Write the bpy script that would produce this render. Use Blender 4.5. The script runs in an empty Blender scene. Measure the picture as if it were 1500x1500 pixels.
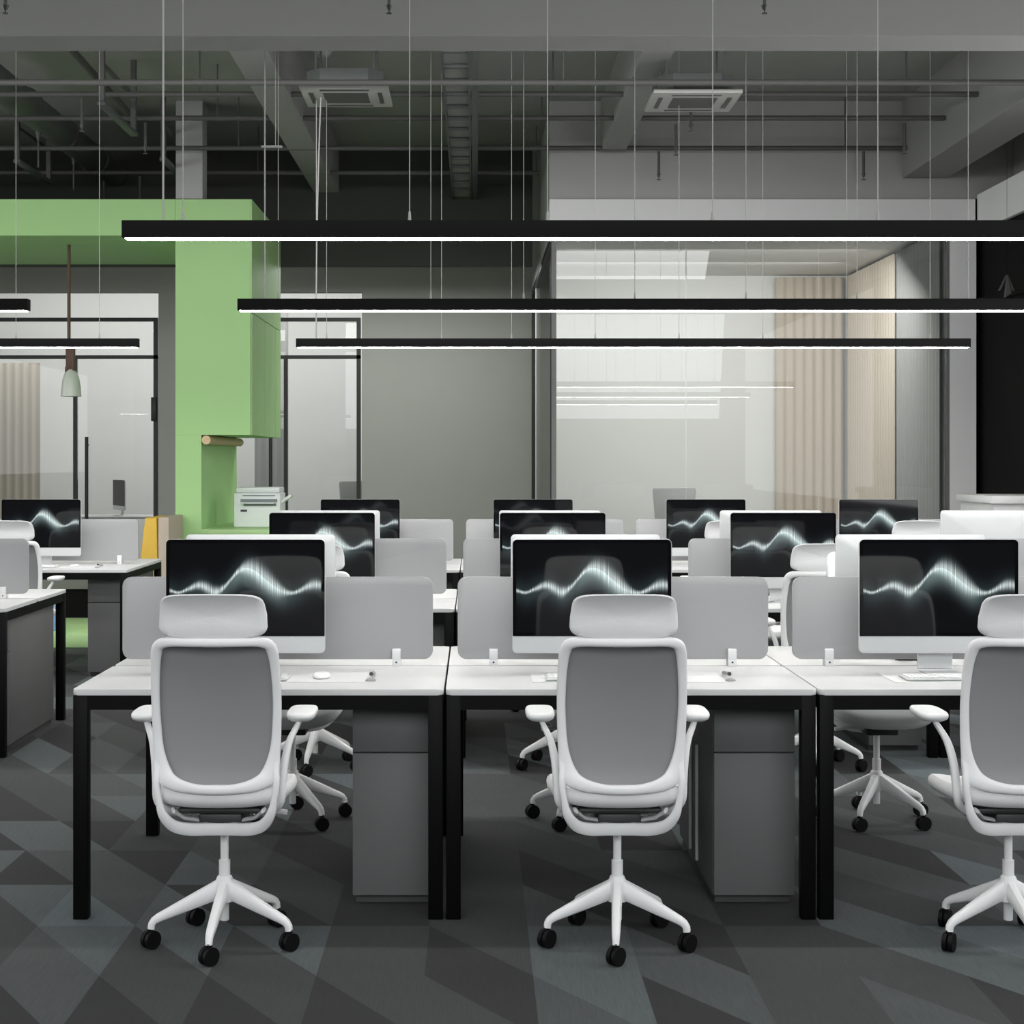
import bpy, bmesh, math, random
from mathutils import Vector, Matrix
random.seed(7)
S = bpy.context.scene
C = S.collection
PI = math.pi

# ------------------------------------------------------------------ camera
F = 2357.5            # focal length in pixels of the 1500 px frame
CX, CY = 695.0, 673.0 # vanishing point of the depth lines
EYE = 1.48
cam = bpy.data.cameras.new('camera')
cam.sensor_width = 36.0
cam.lens = F / 1500.0 * 36.0
cam.shift_x = (750 - CX) / 1500.0
cam.shift_y = -(750 - CY) / 1500.0
cam.clip_end = 200
cam_o = bpy.data.objects.new('camera', cam)
cam_o.location = (0, 0, EYE)
cam_o.rotation_euler = (PI / 2, 0, 0)
C.objects.link(cam_o)
S.camera = cam_o

# ------------------------------------------------------------------ light and exposure
S.view_settings.view_transform = 'Standard'
S.view_settings.look = 'None'
S.view_settings.exposure = 0.0
S.view_settings.gamma = 1.0
S.view_settings.use_curve_mapping = False
W = bpy.data.worlds.new('world'); S.world = W
W.use_nodes = True
W.node_tree.nodes['Background'].inputs[0].default_value = (0.92, 0.97, 1.0, 1)
W.node_tree.nodes['Background'].inputs[1].default_value = 1.0
S.cycles.max_bounces = 10
S.cycles.diffuse_bounces = 4
S.cycles.glossy_bounces = 4
S.cycles.transparent_max_bounces = 24
S.cycles.sample_clamp_indirect = 4.0

STRIP = 58.0            # brightness of the pendant diffusers
def area(name, loc, size, power, rot=(0, 0, 0), col=(1, 1, 1)):
    l = bpy.data.lights.new(name, 'AREA'); l.shape = 'RECTANGLE'
    l.size, l.size_y = size; l.energy = power; l.color = col
    o = bpy.data.objects.new(name, l); o.location = loc; o.rotation_euler = rot
    C.objects.link(o); return o
area('fill_light_near', (-0.6, 2.4, 4.55), (8, 3.0), 130)  # added overhead fill for the front of the room, no fixture there
area('fill_light_mid', (-1.6, 8.95, 3.9), (9, .5), 150, rot=(math.radians(38), 0, 0))  # added fill hidden behind the cross beam, tilted towards the green structure
area('fill_light_back', (-1.0, -2.85, 2.7), (12.5, 3.4), 215, rot=(math.radians(70), 0, 0), col=(.95, .98, 1)).data.spread = math.radians(90)  # soft fill added behind the camera, the wall there has no window
area('fill_light_left', (-8.9, 8.5, 2.3), (12, 2.2), 225, rot=(PI / 2, 0, -PI / 2), col=(.96, .98, 1))  # unseen side fill added along the windowless left wall
area('fill_light_right', (4.45, 6.8, 2.2), (8.5, 2.4), 160, rot=(PI / 2, 0, PI / 2), col=(.98, .99, 1))  # out-of-frame fill added on the right to balance the left side
area('office_wall_fill', (2.3, 17.1, 3.5), (3.2, .3), 5, rot=(math.radians(60), 0, 0))  # extra light added to lift the upper office rear wall
area('glass_office_light', (2.4, 15.7, 3.4), (3.0, 1.6), 100, rot=(math.radians(25), 0, 0), col=(1, .99, .97))
area('back_office_light', (-3.6, 20.8, 4.4), (7, 1.6), 200, rot=(math.radians(35), 0, 0), col=(1, .99, .98))
area('corridor_light', (-1.0, 17.9, 3.6), (2.6, 1.0), 55)

# ------------------------------------------------------------------ materials
def lin(c):
    c /= 255.0
    return c / 12.92 if c <= 0.04045 else ((c + 0.055) / 1.055) ** 2.4
MATS = {}
def mat(name, rgb, rough=0.5, metal=0.0, spec=0.5, noise=0.0, scale=30.0, bump=0.0):
    m = bpy.data.materials.new(name); m.use_nodes = True
    nt = m.node_tree; b = nt.nodes['Principled BSDF']
    col = (lin(rgb[0]), lin(rgb[1]), lin(rgb[2]), 1)
    b.inputs['Base Color'].default_value = col
    b.inputs['Roughness'].default_value = rough
    b.inputs['Metallic'].default_value = metal
    b.inputs['Specular IOR Level'].default_value = spec
    if noise or bump:
        geo = nt.nodes.new('ShaderNodeTexCoord')
        n = nt.nodes.new('ShaderNodeTexNoise'); n.inputs['Scale'].default_value = scale
        n.inputs['Detail'].default_value = 3
        nt.links.new(geo.outputs['Object'], n.inputs['Vector'])
        if noise:
            mx = nt.nodes.new('ShaderNodeMix'); mx.data_type = 'RGBA'
            mx.inputs[6].default_value = tuple(c * (1 - noise) for c in col[:3]) + (1,)
            mx.inputs[7].default_value = tuple(min(1, c * (1 + noise)) for c in col[:3]) + (1,)
            nt.links.new(n.outputs['Fac'], mx.inputs[0])
            nt.links.new(mx.outputs[2], b.inputs['Base Color'])
        if bump:
            bp = nt.nodes.new('ShaderNodeBump'); bp.inputs['Strength'].default_value = bump
            bp.inputs['Distance'].default_value = 0.002
            nt.links.new(n.outputs['Fac'], bp.inputs['Height'])
            nt.links.new(bp.outputs['Normal'], b.inputs['Normal'])
    MATS[name] = m
    return m
def emit(name, rgb, k):
    m = bpy.data.materials.new(name); m.use_nodes = True
    nt = m.node_tree; nt.nodes.clear()
    e = nt.nodes.new('ShaderNodeEmission'); o = nt.nodes.new('ShaderNodeOutputMaterial')
    e.inputs[0].default_value = (*rgb, 1); e.inputs[1].default_value = k
    nt.links.new(e.outputs[0], o.inputs[0]); MATS[name] = m
    return m
mat('desk_white', (206, 206, 206), .38, noise=.02, scale=8)
mat('edge_grey', (205, 205, 205), .5, noise=.02)
mat('black_metal', (6, 6, 6), .5, spec=.12, noise=.1)
mat('cabinet_grey', (98, 98, 98), .55, noise=.03)
mat('cabinet_plinth', (66, 66, 66), .6, noise=.03)
mat('partition_grey', (168, 168, 169), .75, noise=.04, scale=220, bump=.1)
mat('clip_white', (238, 238, 238), .4, noise=.02)
mat('chair_white', (236, 236, 236), .42, noise=.02)
mat('chair_fabric', (232, 232, 232), .85, noise=.04, scale=260, bump=.25)
mat('caster_black', (8, 8, 8), .55, spec=.2, noise=.1)
mat('mech_dark', (44, 44, 44), .5, noise=.05)
mat('aluminium', (210, 212, 212), .35, noise=.02)
mat('keys_white', (235, 235, 235), .5, noise=.02)
mat('mat_grey', (222, 222, 222), .6, noise=.02)
mat('pen_dark', (50, 50, 52), .4, noise=.05)
mat('pen_grey', (150, 150, 150), .4, noise=.05)
mat('light_housing', (14, 14, 14), .7, spec=.15, noise=.05)
mat('cable_white', (165, 165, 162), .5, noise=.02)
mat('green_paint', (170, 213, 144), .6, noise=.03, scale=3)
mat('green_counter', (178, 214, 150), .5, noise=.03)
mat('gap_dark_green', (50, 78, 38), .7, noise=.03)
mat('wood', (214, 186, 146), .5, noise=.15, scale=40)
mat('pendant_wood', (84, 56, 40), .5, noise=.15, scale=40)
mat('shade_glass', (205, 210, 200), .3, noise=.02)
mat('printer_body', (225, 230, 228), .45, noise=.02)
mat('printer_dark', (120, 126, 126), .45, noise=.04)
mat('ceiling_paint', (150, 152, 146), .85, noise=.05, scale=4)
mat('beam_paint', (142, 142, 139), .8, noise=.03, scale=4)
mat('pipe_paint', (80, 80, 78), .6, noise=.05)
mat('duct_metal', (80, 84, 82), .5, noise=.15, scale=14)
mat('wall_dark', (60, 62, 57), .85, noise=.03, scale=3)
mat('wall_grey', (172, 173, 166), .85, noise=.03, scale=3)
mat('wall_light', (232, 232, 231), .8, noise=.02, scale=3)
mat('wall_mid', (168, 168, 166), .8, noise=.02, scale=3)
mat('wall_white', (235, 235, 234), .8, noise=.01, scale=3)
mat('wall_black', (6, 6, 6), .8, spec=.15, noise=.1, scale=3)
mat('frame_dark', (38, 38, 36), .45, noise=.05)
mat('frame_grey', (112, 112, 110), .45, noise=.05)
mat('curtain_beige', (206, 196, 184), .9, noise=.04, scale=60)
mat('curtain_dark', (165, 165, 165), .9, noise=.04, scale=60)
mat('mustard', (226, 184, 78), .8, noise=.05, scale=90, bump=.2)
mat('beige_side', (190, 176, 160), .8, noise=.04)
mat('bottle_blue', (120, 150, 196), .25, noise=.05)
mat('cassette_white', (165, 165, 160), .5, noise=.02)
mat('cassette_dark', (72, 72, 70), .6, noise=.1, scale=90)
mat('back_shell', (180, 180, 180), .6, noise=.03)
emit('diffuser', (1.0, .985, .95), STRIP)

def glass_mat(name, tint, rough=0.0):
    m = bpy.data.materials.new(name); m.use_nodes = True
    nt = m.node_tree; nt.nodes.clear()
    tr = nt.nodes.new('ShaderNodeBsdfTransparent'); tr.inputs[0].default_value = (*tint, 1)
    gl = nt.nodes.new('ShaderNodeBsdfGlossy'); gl.inputs['Roughness'].default_value = rough
    fr = nt.nodes.new('ShaderNodeFresnel'); fr.inputs[0].default_value = 1.33
    mx = nt.nodes.new('ShaderNodeMixShader'); o = nt.nodes.new('ShaderNodeOutputMaterial')
    nt.links.new(fr.outputs[0], mx.inputs[0]); nt.links.new(tr.outputs[0], mx.inputs[1])
    nt.links.new(gl.outputs[0], mx.inputs[2]); nt.links.new(mx.outputs[0], o.inputs[0])
    MATS[name] = m
glass_mat('glass', (.93, .94, .93))

def mesh_mat():
    # fine woven back mesh: pale threads over small see-through holes
    m = mat('chair_mesh', (150, 150, 151), .9)
    nt = m.node_tree; b = nt.nodes['Principled BSDF']
    tc = nt.nodes.new('ShaderNodeTexCoord')
    w = nt.nodes.new('ShaderNodeTexWave'); w.inputs['Scale'].default_value = 160; w.bands_direction = 'Z'
    nt.links.new(tc.outputs['Object'], w.inputs['Vector'])
    mx = nt.nodes.new('ShaderNodeMix'); mx.data_type = 'RGBA'
    mx.inputs[6].default_value = (lin(130), lin(130), lin(131), 1)
    mx.inputs[7].default_value = (lin(148), lin(148), lin(149), 1)
    nt.links.new(w.outputs['Fac'], mx.inputs[0]); nt.links.new(mx.outputs[2], b.inputs['Base Color'])
mesh_mat()

def math_node(nt, op, a, b=None, c=None):
    n = nt.nodes.new('ShaderNodeMath'); n.operation = op
    for i, v in enumerate((a, b, c)):
        if v is None: continue
        if isinstance(v, (int, float)): n.inputs[i].default_value = v
        else: nt.links.new(v, n.inputs[i])
    return n.outputs[0]

def carpet_mat():
    m = bpy.data.materials.new('carpet'); m.use_nodes = True
    nt = m.node_tree; b = nt.nodes['Principled BSDF']; M = lambda *a: math_node(nt, *a)
    g = nt.nodes.new('ShaderNodeNewGeometry'); sx = nt.nodes.new('ShaderNodeSeparateXYZ')
    nt.links.new(g.outputs['Position'], sx.inputs[0])
    u = M('MULTIPLY', M('ADD', sx.outputs[0], 1.387 + 31.1), 1 / .311)
    v = M('MULTIPLY', M('ADD', sx.outputs[1], -5.107 + 49.3), 1 / .493)
    fu, fv = M('FRACT', u), M('FRACT', v); iu, iv = M('FLOOR', u), M('FLOOR', v)
    side = M('GREATER_THAN', M('ADD', fu, fv), 1.0)
    par = M('FLOOR', M('ADD', v, fu))
    def wn(x, y, z):
        c = nt.nodes.new('ShaderNodeCombineXYZ'); n = nt.nodes.new('ShaderNodeTexWhiteNoise')
        for i, q in enumerate((x, y, z)):
            if isinstance(q, (int, float)): c.inputs[i].default_value = q
            else: nt.links.new(q, c.inputs[i])
        nt.links.new(c.outputs[0], n.inputs['Vector']); return n.outputs['Value']
    r1 = wn(iu, par, 5.3); r2 = wn(iu, iv, M('ADD', side, 11.7)); ch = M('GREATER_THAN', wn(iu, par, 23.1), .5)
    val = M('ADD', M('MULTIPLY', r1, ch), M('MULTIPLY', r2, M('SUBTRACT', 1.0, ch)))
    cr = nt.nodes.new('ShaderNodeValToRGB'); cr.color_ramp.interpolation = 'CONSTANT'
    e = cr.color_ramp.elements
    e[0].position = 0; e[0].color = (lin(40), lin(40), lin(41), 1)
    e[1].position = .3; e[1].color = (lin(58), lin(60), lin(60), 1)
    for p, c in ((.5, (70, 74, 74)), (.72, (82, 88, 89)), (.9, (94, 102, 104))):
        q = e.new(p); q.color = (lin(c[0]), lin(c[1]), lin(c[2]), 1)
    nt.links.new(val, cr.inputs[0])
    # pile: fine streaks along the tile, only strong on some tiles
    mp = nt.nodes.new('ShaderNodeMapping'); mp.inputs['Scale'].default_value = (170, 9, 1)
    nt.links.new(g.outputs['Position'], mp.inputs[0])
    n1 = nt.nodes.new('ShaderNodeTexNoise'); n1.inputs['Scale'].default_value = 1; n1.inputs['Detail'].default_value = 3
    nt.links.new(mp.outputs[0], n1.inputs['Vector'])
    n2 = nt.nodes.new('ShaderNodeTexNoise'); n2.inputs['Scale'].default_value = 420; n2.inputs['Detail'].default_value = 1
    nt.links.new(g.outputs['Position'], n2.inputs['Vector'])
    k = M('ADD', .5, M('ADD', M('MULTIPLY', n1.outputs['Fac'], .5), M('MULTIPLY', n2.outputs['Fac'], .28)))
    vm = nt.nodes.new('ShaderNodeVectorMath'); vm.operation = 'SCALE'
    nt.links.new(cr.outputs[0], vm.inputs[0]); nt.links.new(k, vm.inputs['Scale'])
    nt.links.new(vm.outputs[0], b.inputs['Base Color'])
    b.inputs['Roughness'].default_value = .95
    bp = nt.nodes.new('ShaderNodeBump'); bp.inputs['Strength'].default_value = .3; bp.inputs['Distance'].default_value = .003
    nt.links.new(n2.outputs['Fac'], bp.inputs['Height']); nt.links.new(bp.outputs[0], b.inputs['Normal'])
    MATS['carpet'] = m
carpet_mat()

MW, MH = .551, .394      # monitor body
def screen_mat():
    m = bpy.data.materials.new('screen_glass'); m.use_nodes = True
    nt = m.node_tree; b = nt.nodes['Principled BSDF']; M = lambda *a: math_node(nt, *a)
    tc = nt.nodes.new('ShaderNodeTexCoord'); sx = nt.nodes.new('ShaderNodeSeparateXYZ')
    nt.links.new(tc.outputs['Object'], sx.inputs[0])
    u = M('ADD', M('MULTIPLY', sx.outputs[0], 1 / MW), .5)
    v = M('MULTIPLY', M('SUBTRACT', 1.203, sx.outputs[2]), 1 / MW)    # downwards from the top edge
    def curve(pts, src):
        n = nt.nodes.new('ShaderNodeFloatCurve'); cv = n.mapping.curves[0]
        while len(cv.points) > 2: cv.points.remove(cv.points[1])
        cv.points[0].location = pts[0]; cv.points[-1].location = pts[-1]
        for p in pts[1:-1]: cv.points.new(*p)
        n.mapping.update(); nt.links.new(src, n.inputs['Value']); return n.outputs[0]
    c = curve([(0, .318), (.03, .322), (.08, .334), (.14, .312), (.21, .288), (.26, .305), (.31, .330), (.36, .305), (.41, .25), (.46, .195), (.50, .178),
               (.55, .19), (.61, .235), (.67, .285), (.73, .322), (.79, .336), (.84, .322), (.89, .296), (.94, .284), (1, .30)], u)
    w = curve([(0, .012), (.1, .008), (.2, .018), (.3, .026), (.38, .012), (.45, .014), (.52, .036), (.62, .05), (.70, .036),
               (.78, .012), (.86, .014), (.93, .024), (1, .02)], u)
    up = curve([(0, 0), (.18, .1), (.3, .18), (.38, .25), (.45, .7), (.55, 1), (.66, .8), (.74, .35), (.8, .1), (1, .0)], u)
    d = M('SUBTRACT', v, c)
    g1 = M('POWER', 2.718, M('MULTIPLY', M('POWER', M('DIVIDE', d, w), 2.0), -1.0))
    st = nt.nodes.new('ShaderNodeTexNoise'); st.noise_dimensions = '1D'; st.inputs['Scale'].default_value = 120
    st.inputs['Detail'].default_value = 2; nt.links.new(u, st.inputs['W'])
    streak = M('ADD', .35, M('MULTIPLY', M('POWER', M('MULTIPLY', st.outputs['Fac'], 1.5), 3.0), .9))
    core = M('MULTIPLY', g1, M('MINIMUM', streak, 1.25))
    below = M('GREATER_THAN', d, 0.0)
    g2 = M('MULTIPLY', M('MULTIPLY', below, up), M('POWER', 2.718, M('MULTIPLY', M('POWER', M('DIVIDE', d, .085), 2.0), -1.0)))
    g3 = M('POWER', 2.718, M('MULTIPLY', M('POWER', M('DIVIDE', d, .07), 2.0), -1.0))
    # nothing on the black rim round the picture
    rim = M('MULTIPLY', M('MULTIPLY', M('GREATER_THAN', u, .024), M('LESS_THAN', u, .976)),
            M('MULTIPLY', M('GREATER_THAN', v, .024), M('LESS_THAN', v, .585)))
    comb = nt.nodes.new('ShaderNodeCombineXYZ')
    for i, (a1, a2, a3, a0) in enumerate(((.62, .20, .014, .002), (.70, .27, .022, .0022), (.69, .27, .023, .0024))):
        t = M('ADD', M('ADD', M('MULTIPLY', core, a1), M('MULTIPLY', g2, a2)), M('ADD', M('MULTIPLY', g3, a3), a0))
        nt.links.new(M('MULTIPLY', t, rim), comb.inputs[i])
    b.inputs['Base Color'].default_value = (.004, .004, .005, 1)
    b.inputs['Roughness'].default_value = .04
    nt.links.new(comb.outputs[0], b.inputs['Emission Color'])
    b.inputs['Emission Strength'].default_value = 1.0
    MATS['screen_glass'] = m
screen_mat()

# ------------------------------------------------------------------ mesh helpers
class MB:
    def __init__(self): self.bm = bmesh.new()
    def _tag(self, before): return [v for v in self.bm.verts if v not in before]
    def box(self, x0, x1, y0, y1, z0, z1, bev=0.0, seg=2):
        r = bmesh.ops.create_cube(self.bm, size=1.0); vs = r['verts']
        for v in vs:
            v.co = Vector(((x0 + x1) / 2 + v.co.x * (x1 - x0), (y0 + y1) / 2 + v.co.y * (y1 - y0), (z0 + z1) / 2 + v.co.z * (z1 - z0)))
        if bev > 0:
            es = list({e for v in vs for e in v.link_edges})
            bmesh.ops.bevel(self.bm, geom=es, offset=bev, segments=seg, profile=.5, affect='EDGES')
        return self
    def cyl(self, p0, p1, r0, r1=None, n=16):
        r1 = r0 if r1 is None else r1
        p0, p1 = Vector(p0), Vector(p1); d = p1 - p0
        q = d.to_track_quat('Z', 'Y').to_matrix().to_4x4(); q.translation = (p0 + p1) / 2
        bmesh.ops.create_cone(self.bm, cap_ends=True, segments=n, radius1=r0, radius2=r1, depth=d.length, matrix=q)
        return self
    def lathe(self, c, prof, n=24):
        rings = []
        for r, z in prof:
            rings.append([self.bm.verts.new((c[0] + r * math.cos(2 * PI * i / n), c[1] + r * math.sin(2 * PI * i / n), c[2] + z)) for i in range(n)])
        for a, b in zip(rings, rings[1:]):
            for i in range(n): self.bm.faces.new((a[i], a[(i + 1) % n], b[(i + 1) % n], b[i]))
        self.bm.faces.new(rings[0][::-1]); self.bm.faces.new(rings[-1])
        return self
    def sweep(self, pts, ra, rb=None, closed=False, n=12, up=(0, 1, 0), power=2.0):
        # ra: half size across, rb: half size along 'up'; lists or numbers
        pts = [Vector(p) for p in pts]; L = len(pts); upv = Vector(up)
        rb = ra if rb is None else rb
        ra = ra if isinstance(ra, (list, tuple)) else [ra] * L
        rb = rb if isinstance(rb, (list, tuple)) else [rb] * L
        rings = []
        for i, p in enumerate(pts):
            a = pts[(i - 1) % L] if (closed or i > 0) else p
            b = pts[(i + 1) % L] if (closed or i < L - 1) else p
            t = (b - a).normalized(); s = t.cross(upv)
            if s.length < 1e-4: s = t.cross(Vector((1, 0, 0)))
            s.normalize(); w = s.cross(t).normalized()
            ring = []
            for k in range(n):
                an = 2 * PI * k / n; cx, sy = math.cos(an), math.sin(an)
                cx = math.copysign(abs(cx) ** (2 / power), cx); sy = math.copysign(abs(sy) ** (2 / power), sy)
                ring.append(self.bm.verts.new(p + s * ra[i] * cx + w * rb[i] * sy))
            rings.append(ring)
        m = L if closed else L - 1
        for i in range(m):
            a, b = rings[i], rings[(i + 1) % L]
            for k in range(n): self.bm.faces.new((a[k], a[(k + 1) % n], b[(k + 1) % n], b[k]))
        if not closed:
            self.bm.faces.new(rings[0][::-1]); self.bm.faces.new(rings[-1])
        return self
    def prism(self, outline, y0, y1, bev=0.0):
        # outline in (x, z), extruded along y
        a = [self.bm.verts.new((x, y0, z)) for x, z in outline]; b = [self.bm.verts.new((x, y1, z)) for x, z in outline]
        n = len(a); f0 = self.bm.faces.new(a); f1 = self.bm.faces.new(b[::-1])
        for i in range(n): self.bm.faces.new((a[i], b[i], b[(i + 1) % n], a[(i + 1) % n]))
        if bev > 0:
            es = list(f0.edges) + list(f1.edges)
            bmesh.ops.bevel(self.bm, geom=es, offset=bev, segments=2, profile=.5, affect='EDGES')
        return self
    def build(self, name, m, parent=None, smooth=True, angle=40):
        bmesh.ops.recalc_face_normals(self.bm, faces=self.bm.faces)
        me = bpy.data.meshes.new(name); 
        if smooth:
            for f in self.bm.faces: f.smooth = True
            for e in self.bm.edges:
                if len(e.link_faces) == 2 and e.calc_face_angle(0) > math.radians(angle): e.smooth = False
        self.bm.to_mesh(me); self.bm.free()
        me.materials.append(MATS[m])
        o = bpy.data.objects.new(name, me); C.objects.link(o)
        if parent is not None: o.parent = parent
        return o
def rrect(x0, x1, z0, z1, r, n=6, rt=None):
    out = []; rt = r if rt is None else rt
    for cx, cz, a, q in ((x1 - r, z0 + r, -90, r), (x1 - rt, z1 - rt, 0, rt), (x0 + rt, z1 - rt, 90, rt), (x0 + r, z0 + r, 180, r)):
        for i in range(n + 1):
            t = math.radians(a + 90 * i / n); out.append((cx + q * math.cos(t), cz + q * math.sin(t)))
    return out
def crom(pts, per=6, closed=False):
    P = [Vector(p) for p in pts]; n = len(P); out = []
    for i in range(n if closed else n - 1):
        if closed: a, b, c, d = P[(i - 1) % n], P[i], P[(i + 1) % n], P[(i + 2) % n]
        else: a, b, c, d = P[max(i - 1, 0)], P[i], P[i + 1], P[min(i + 2, n - 1)]
        for k in range(per):
            t = k / per
            out.append(.5 * ((2 * b) + (c - a) * t + (2 * a - 5 * b + 4 * c - d) * t * t + (3 * b - a - 3 * c + d) * t ** 3))
    if not closed: out.append(P[-1])
    return out
def tag(o, label=None, cat=None, group=None, kind=None):
    if label: o['label'] = label
    if cat: o['category'] = cat
    if group: o['group'] = group
    if kind: o['kind'] = kind
    return o
def empty(name, loc=(0, 0, 0), rz=0.0):
    o = bpy.data.objects.new(name, None); o.empty_display_size = .1
    o.location = loc; o.rotation_euler = (0, 0, rz); C.objects.link(o); return o
def copy_tree(o, parent=None):
    kids = list(o.children); c = o.copy(); C.objects.link(c)
    if parent is not None: c.parent = parent
    for k in kids: copy_tree(k, c)
    return c
def struct(name, mb, m, parent=None, **k):
    o = mb.build(name, m, parent, smooth=False)
    if parent is None: tag(o, kind='structure')
    return o
def X(px, Y): return (px - CX) * Y / F
def Z(py, Y): return EYE - (py - CY) * Y / F

YG, YB, YW = 14.476, 16.63, 19.70       # glass front, dark bulkhead, rear wall
HC = 4.71                               # slab height

# ------------------------------------------------------------------ the room
struct('floor', MB().box(-9, 7, -3, 24, -.05, 0), 'carpet')
struct('ceiling', MB().box(-9, 7, -3, 24, HC, HC + .1), 'ceiling_paint')
struct('wall_front', MB().box(-9, 4.96, -3.1, -3, 0, HC), 'wall_dark')
struct('wall_left', MB().box(-9.1, -9, -3, 24, 0, HC), 'wall_light')
struct('wall_right', MB().box(4.86, 4.96, -3, 23.7, 0, HC), 'wall_mid')
struct('wall_far', MB().box(-9, 7, 23.6, 23.7, 0, HC), 'wall_white')
# beam across the room and the beams running away from it
struct('trim_1', MB().box(-9, 4.86, 8.0, 8.295, Z(53, 8.0), HC, .004), 'beam_paint')
struct('trim_2', MB().box(-1.66, -1.40, 8.295, YB, 4.24, HC, .004), 'beam_paint')
struct('trim_3', MB().box(1.138, 1.353, 8.295, YG, 4.24, HC, .004), 'beam_paint')
struct('trim_4', MB().box(3.85, 4.25, 8.295, YG, 4.01, HC, .004), 'beam_paint')
struct('trim_5', MB().box(4.52, 4.86, 8.295, YG, 3.53, 3.86, .004), 'wall_white')
# dark bulkhead above the corridor
struct('wall_bulkhead', MB().box(-9, .60, YB, YB + .12, 3.48, HC), 'wall_dark')
# column that stands on the green structure
struct('wall_column', MB().box(X(257, YG), X(296, YG), YG + .02, YG + .26, 3.83, HC), 'wall_mid')
# glass office: front wall above, header band, right pier, side
gx0 = .675
struct('wall_office_upper', MB().box(gx0, 4.86, YG + .03, YG + .15, 3.83, HC), 'wall_mid')
struct('trim_6', MB().box(gx0, 4.50, YG - .02, YG + .16, 3.58, 3.82, .004), 'wall_light')
struct('wall_office_pier', MB().box(X(1391, YG), X(1430, YG), YG, YG + .4, 0, 3.58), 'wall_light')
struct('wall_right_rear', MB().box(4.32, 4.42, YG + .4, 20, 0, HC), 'wall_mid')
struct('wall_office_rear', MB().box(.70, 4.32, 18.4, 18.5, 0, 3.6), 'wall_white')
struct('ceiling_office', MB().box(.74, 4.32, YG + .16, 18.4, 3.58, 3.68), 'wall_light')
w1 = struct('window_1', MB().box(X(808, YG), X(815, YG), YG, YG + .05, 0, 3.58).box(X(815, YG), X(1391, YG), YG, YG + .05, 0, .05)
            .box(X(1387, YG), X(1391, YG), YG, YG + .05, .05, 3.58), 'frame_grey')
tag(w1, kind='structure')
for a, b in ((815, 1005), (1006, 1199.5), (1200.5, 1387)):
    MB().box(X(a, YG) + .002, X(b, YG) - .002, YG + .02, YG + .03, .05, 3.58).build('pane', 'glass', w1, smooth=False)
# side glazing of the office
w2 = struct('window_2', MB().box(.685, .735, YG + .06, YG + .11, 0, 3.5).box(.685, .735, YW - .45, YW - .38, 0, 3.5)
            .box(.685, .735, YG + .11, YW - .45, 3.44, 3.5).box(.685, .735, YG + .11, YW - .45, 0, .06), 'frame_dark')
MB().box(.705, .715, YG + .11, YW - .45, .06, 3.44).build('pane', 'glass', w2, smooth=False)
struct('wall_office_side', MB().box(.685, .735, YG + .06, YW - .38, 3.5, HC), 'wall_mid')
# rear grey wall with two glazed door openings
def wx(px): return X(px, YW)
zt = Z(428, YW)
rw = MB()
rw.box(-9, wx(-260), YW, YW + .15, 0, HC).box(wx(-260), wx(232), YW, YW + .15, zt, HC)
rw.box(wx(232), wx(300), YW, YW + .15, 0, HC).box(wx(300), wx(530), YW, YW + .15, zt, HC)
rw.box(wx(530), .735, YW, YW + .15, 0, HC)
struct('wall_rear', rw, 'wall_grey')
zf, zm = Z(465, YW), Z(520, YW)
def glazed_door(name, x0, x1, posts, lock=None, bars=()):
    f = MB(); t = .035
    f.box(x0, x1, YW + .03, YW + .08, zf - .045, zf).box(x0, x1, YW + .03, YW + .08, zm - .045, zm)
    f.box(x1 - .05, x1, YW + .03, YW + .08, 0, zf - .045)
    for p in posts: f.box(p - .024, p + .024, YW + .03, YW + .08, 0, zm - .045)
    f.box(x0, x1, YW + .03, YW + .08, 0, .04)
    d = struct(name, f, 'frame_dark')
    MB().box(x0, x1, YW + .05, YW + .06, zf, zt).build('header_pane', 'glass', d, smooth=False)
    MB().box(x0, x1 - .05, YW + .05, YW + .06, zm, zf - .045).build('transom_pane', 'glass', d, smooth=False)
    xs = [x0] + list(posts) + [x1 - .026]
    for a, b in zip(xs, xs[1:]):
        MB().box(a + .026, b - .026, YW + .05, YW + .06, .04, zm - .045).build('pane', 'glass', d, smooth=False)
    for bx_, z0, z1 in bars:
        h = MB().cyl((bx_, YW - .04, z0), (bx_, YW - .04, z1), .022)
        h.cyl((bx_, YW - .04, z0 + .1), (bx_, YW + .05, z0 + .1), .01).cyl((bx_, YW - .04, z1 - .1), (bx_, YW + .05, z1 - .1), .01)
        h.build('door_handle', 'frame_dark', d)
    if lock: MB().box(lock - .04, lock + .02, YW - .01, YW + .03, Z(617, YW), Z(582, YW), .006).build('door_lock', 'frame_dark', d)
    return d
glazed_door('door_1', wx(-260), wx(230), (wx(-12) , wx(109)), wx(226), ((wx(128), .55, Z(640, YW)),))
glazed_door('door_2', wx(300), wx(528), (wx(418),), None, ((wx(397), .55, Z(628, YW)),))
# black panels standing in for a dark unlit opening on the right, with a ledge
struct('wall_right_dark_opening', MB().box(4.56, 4.86, 8.3, YG + .3, 0, 3.53), 'wall_black')
struct('trim_7', MB().box(4.53, 4.56, 8.3, YG - .002, 2.86, 2.93), 'wall_black')

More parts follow.
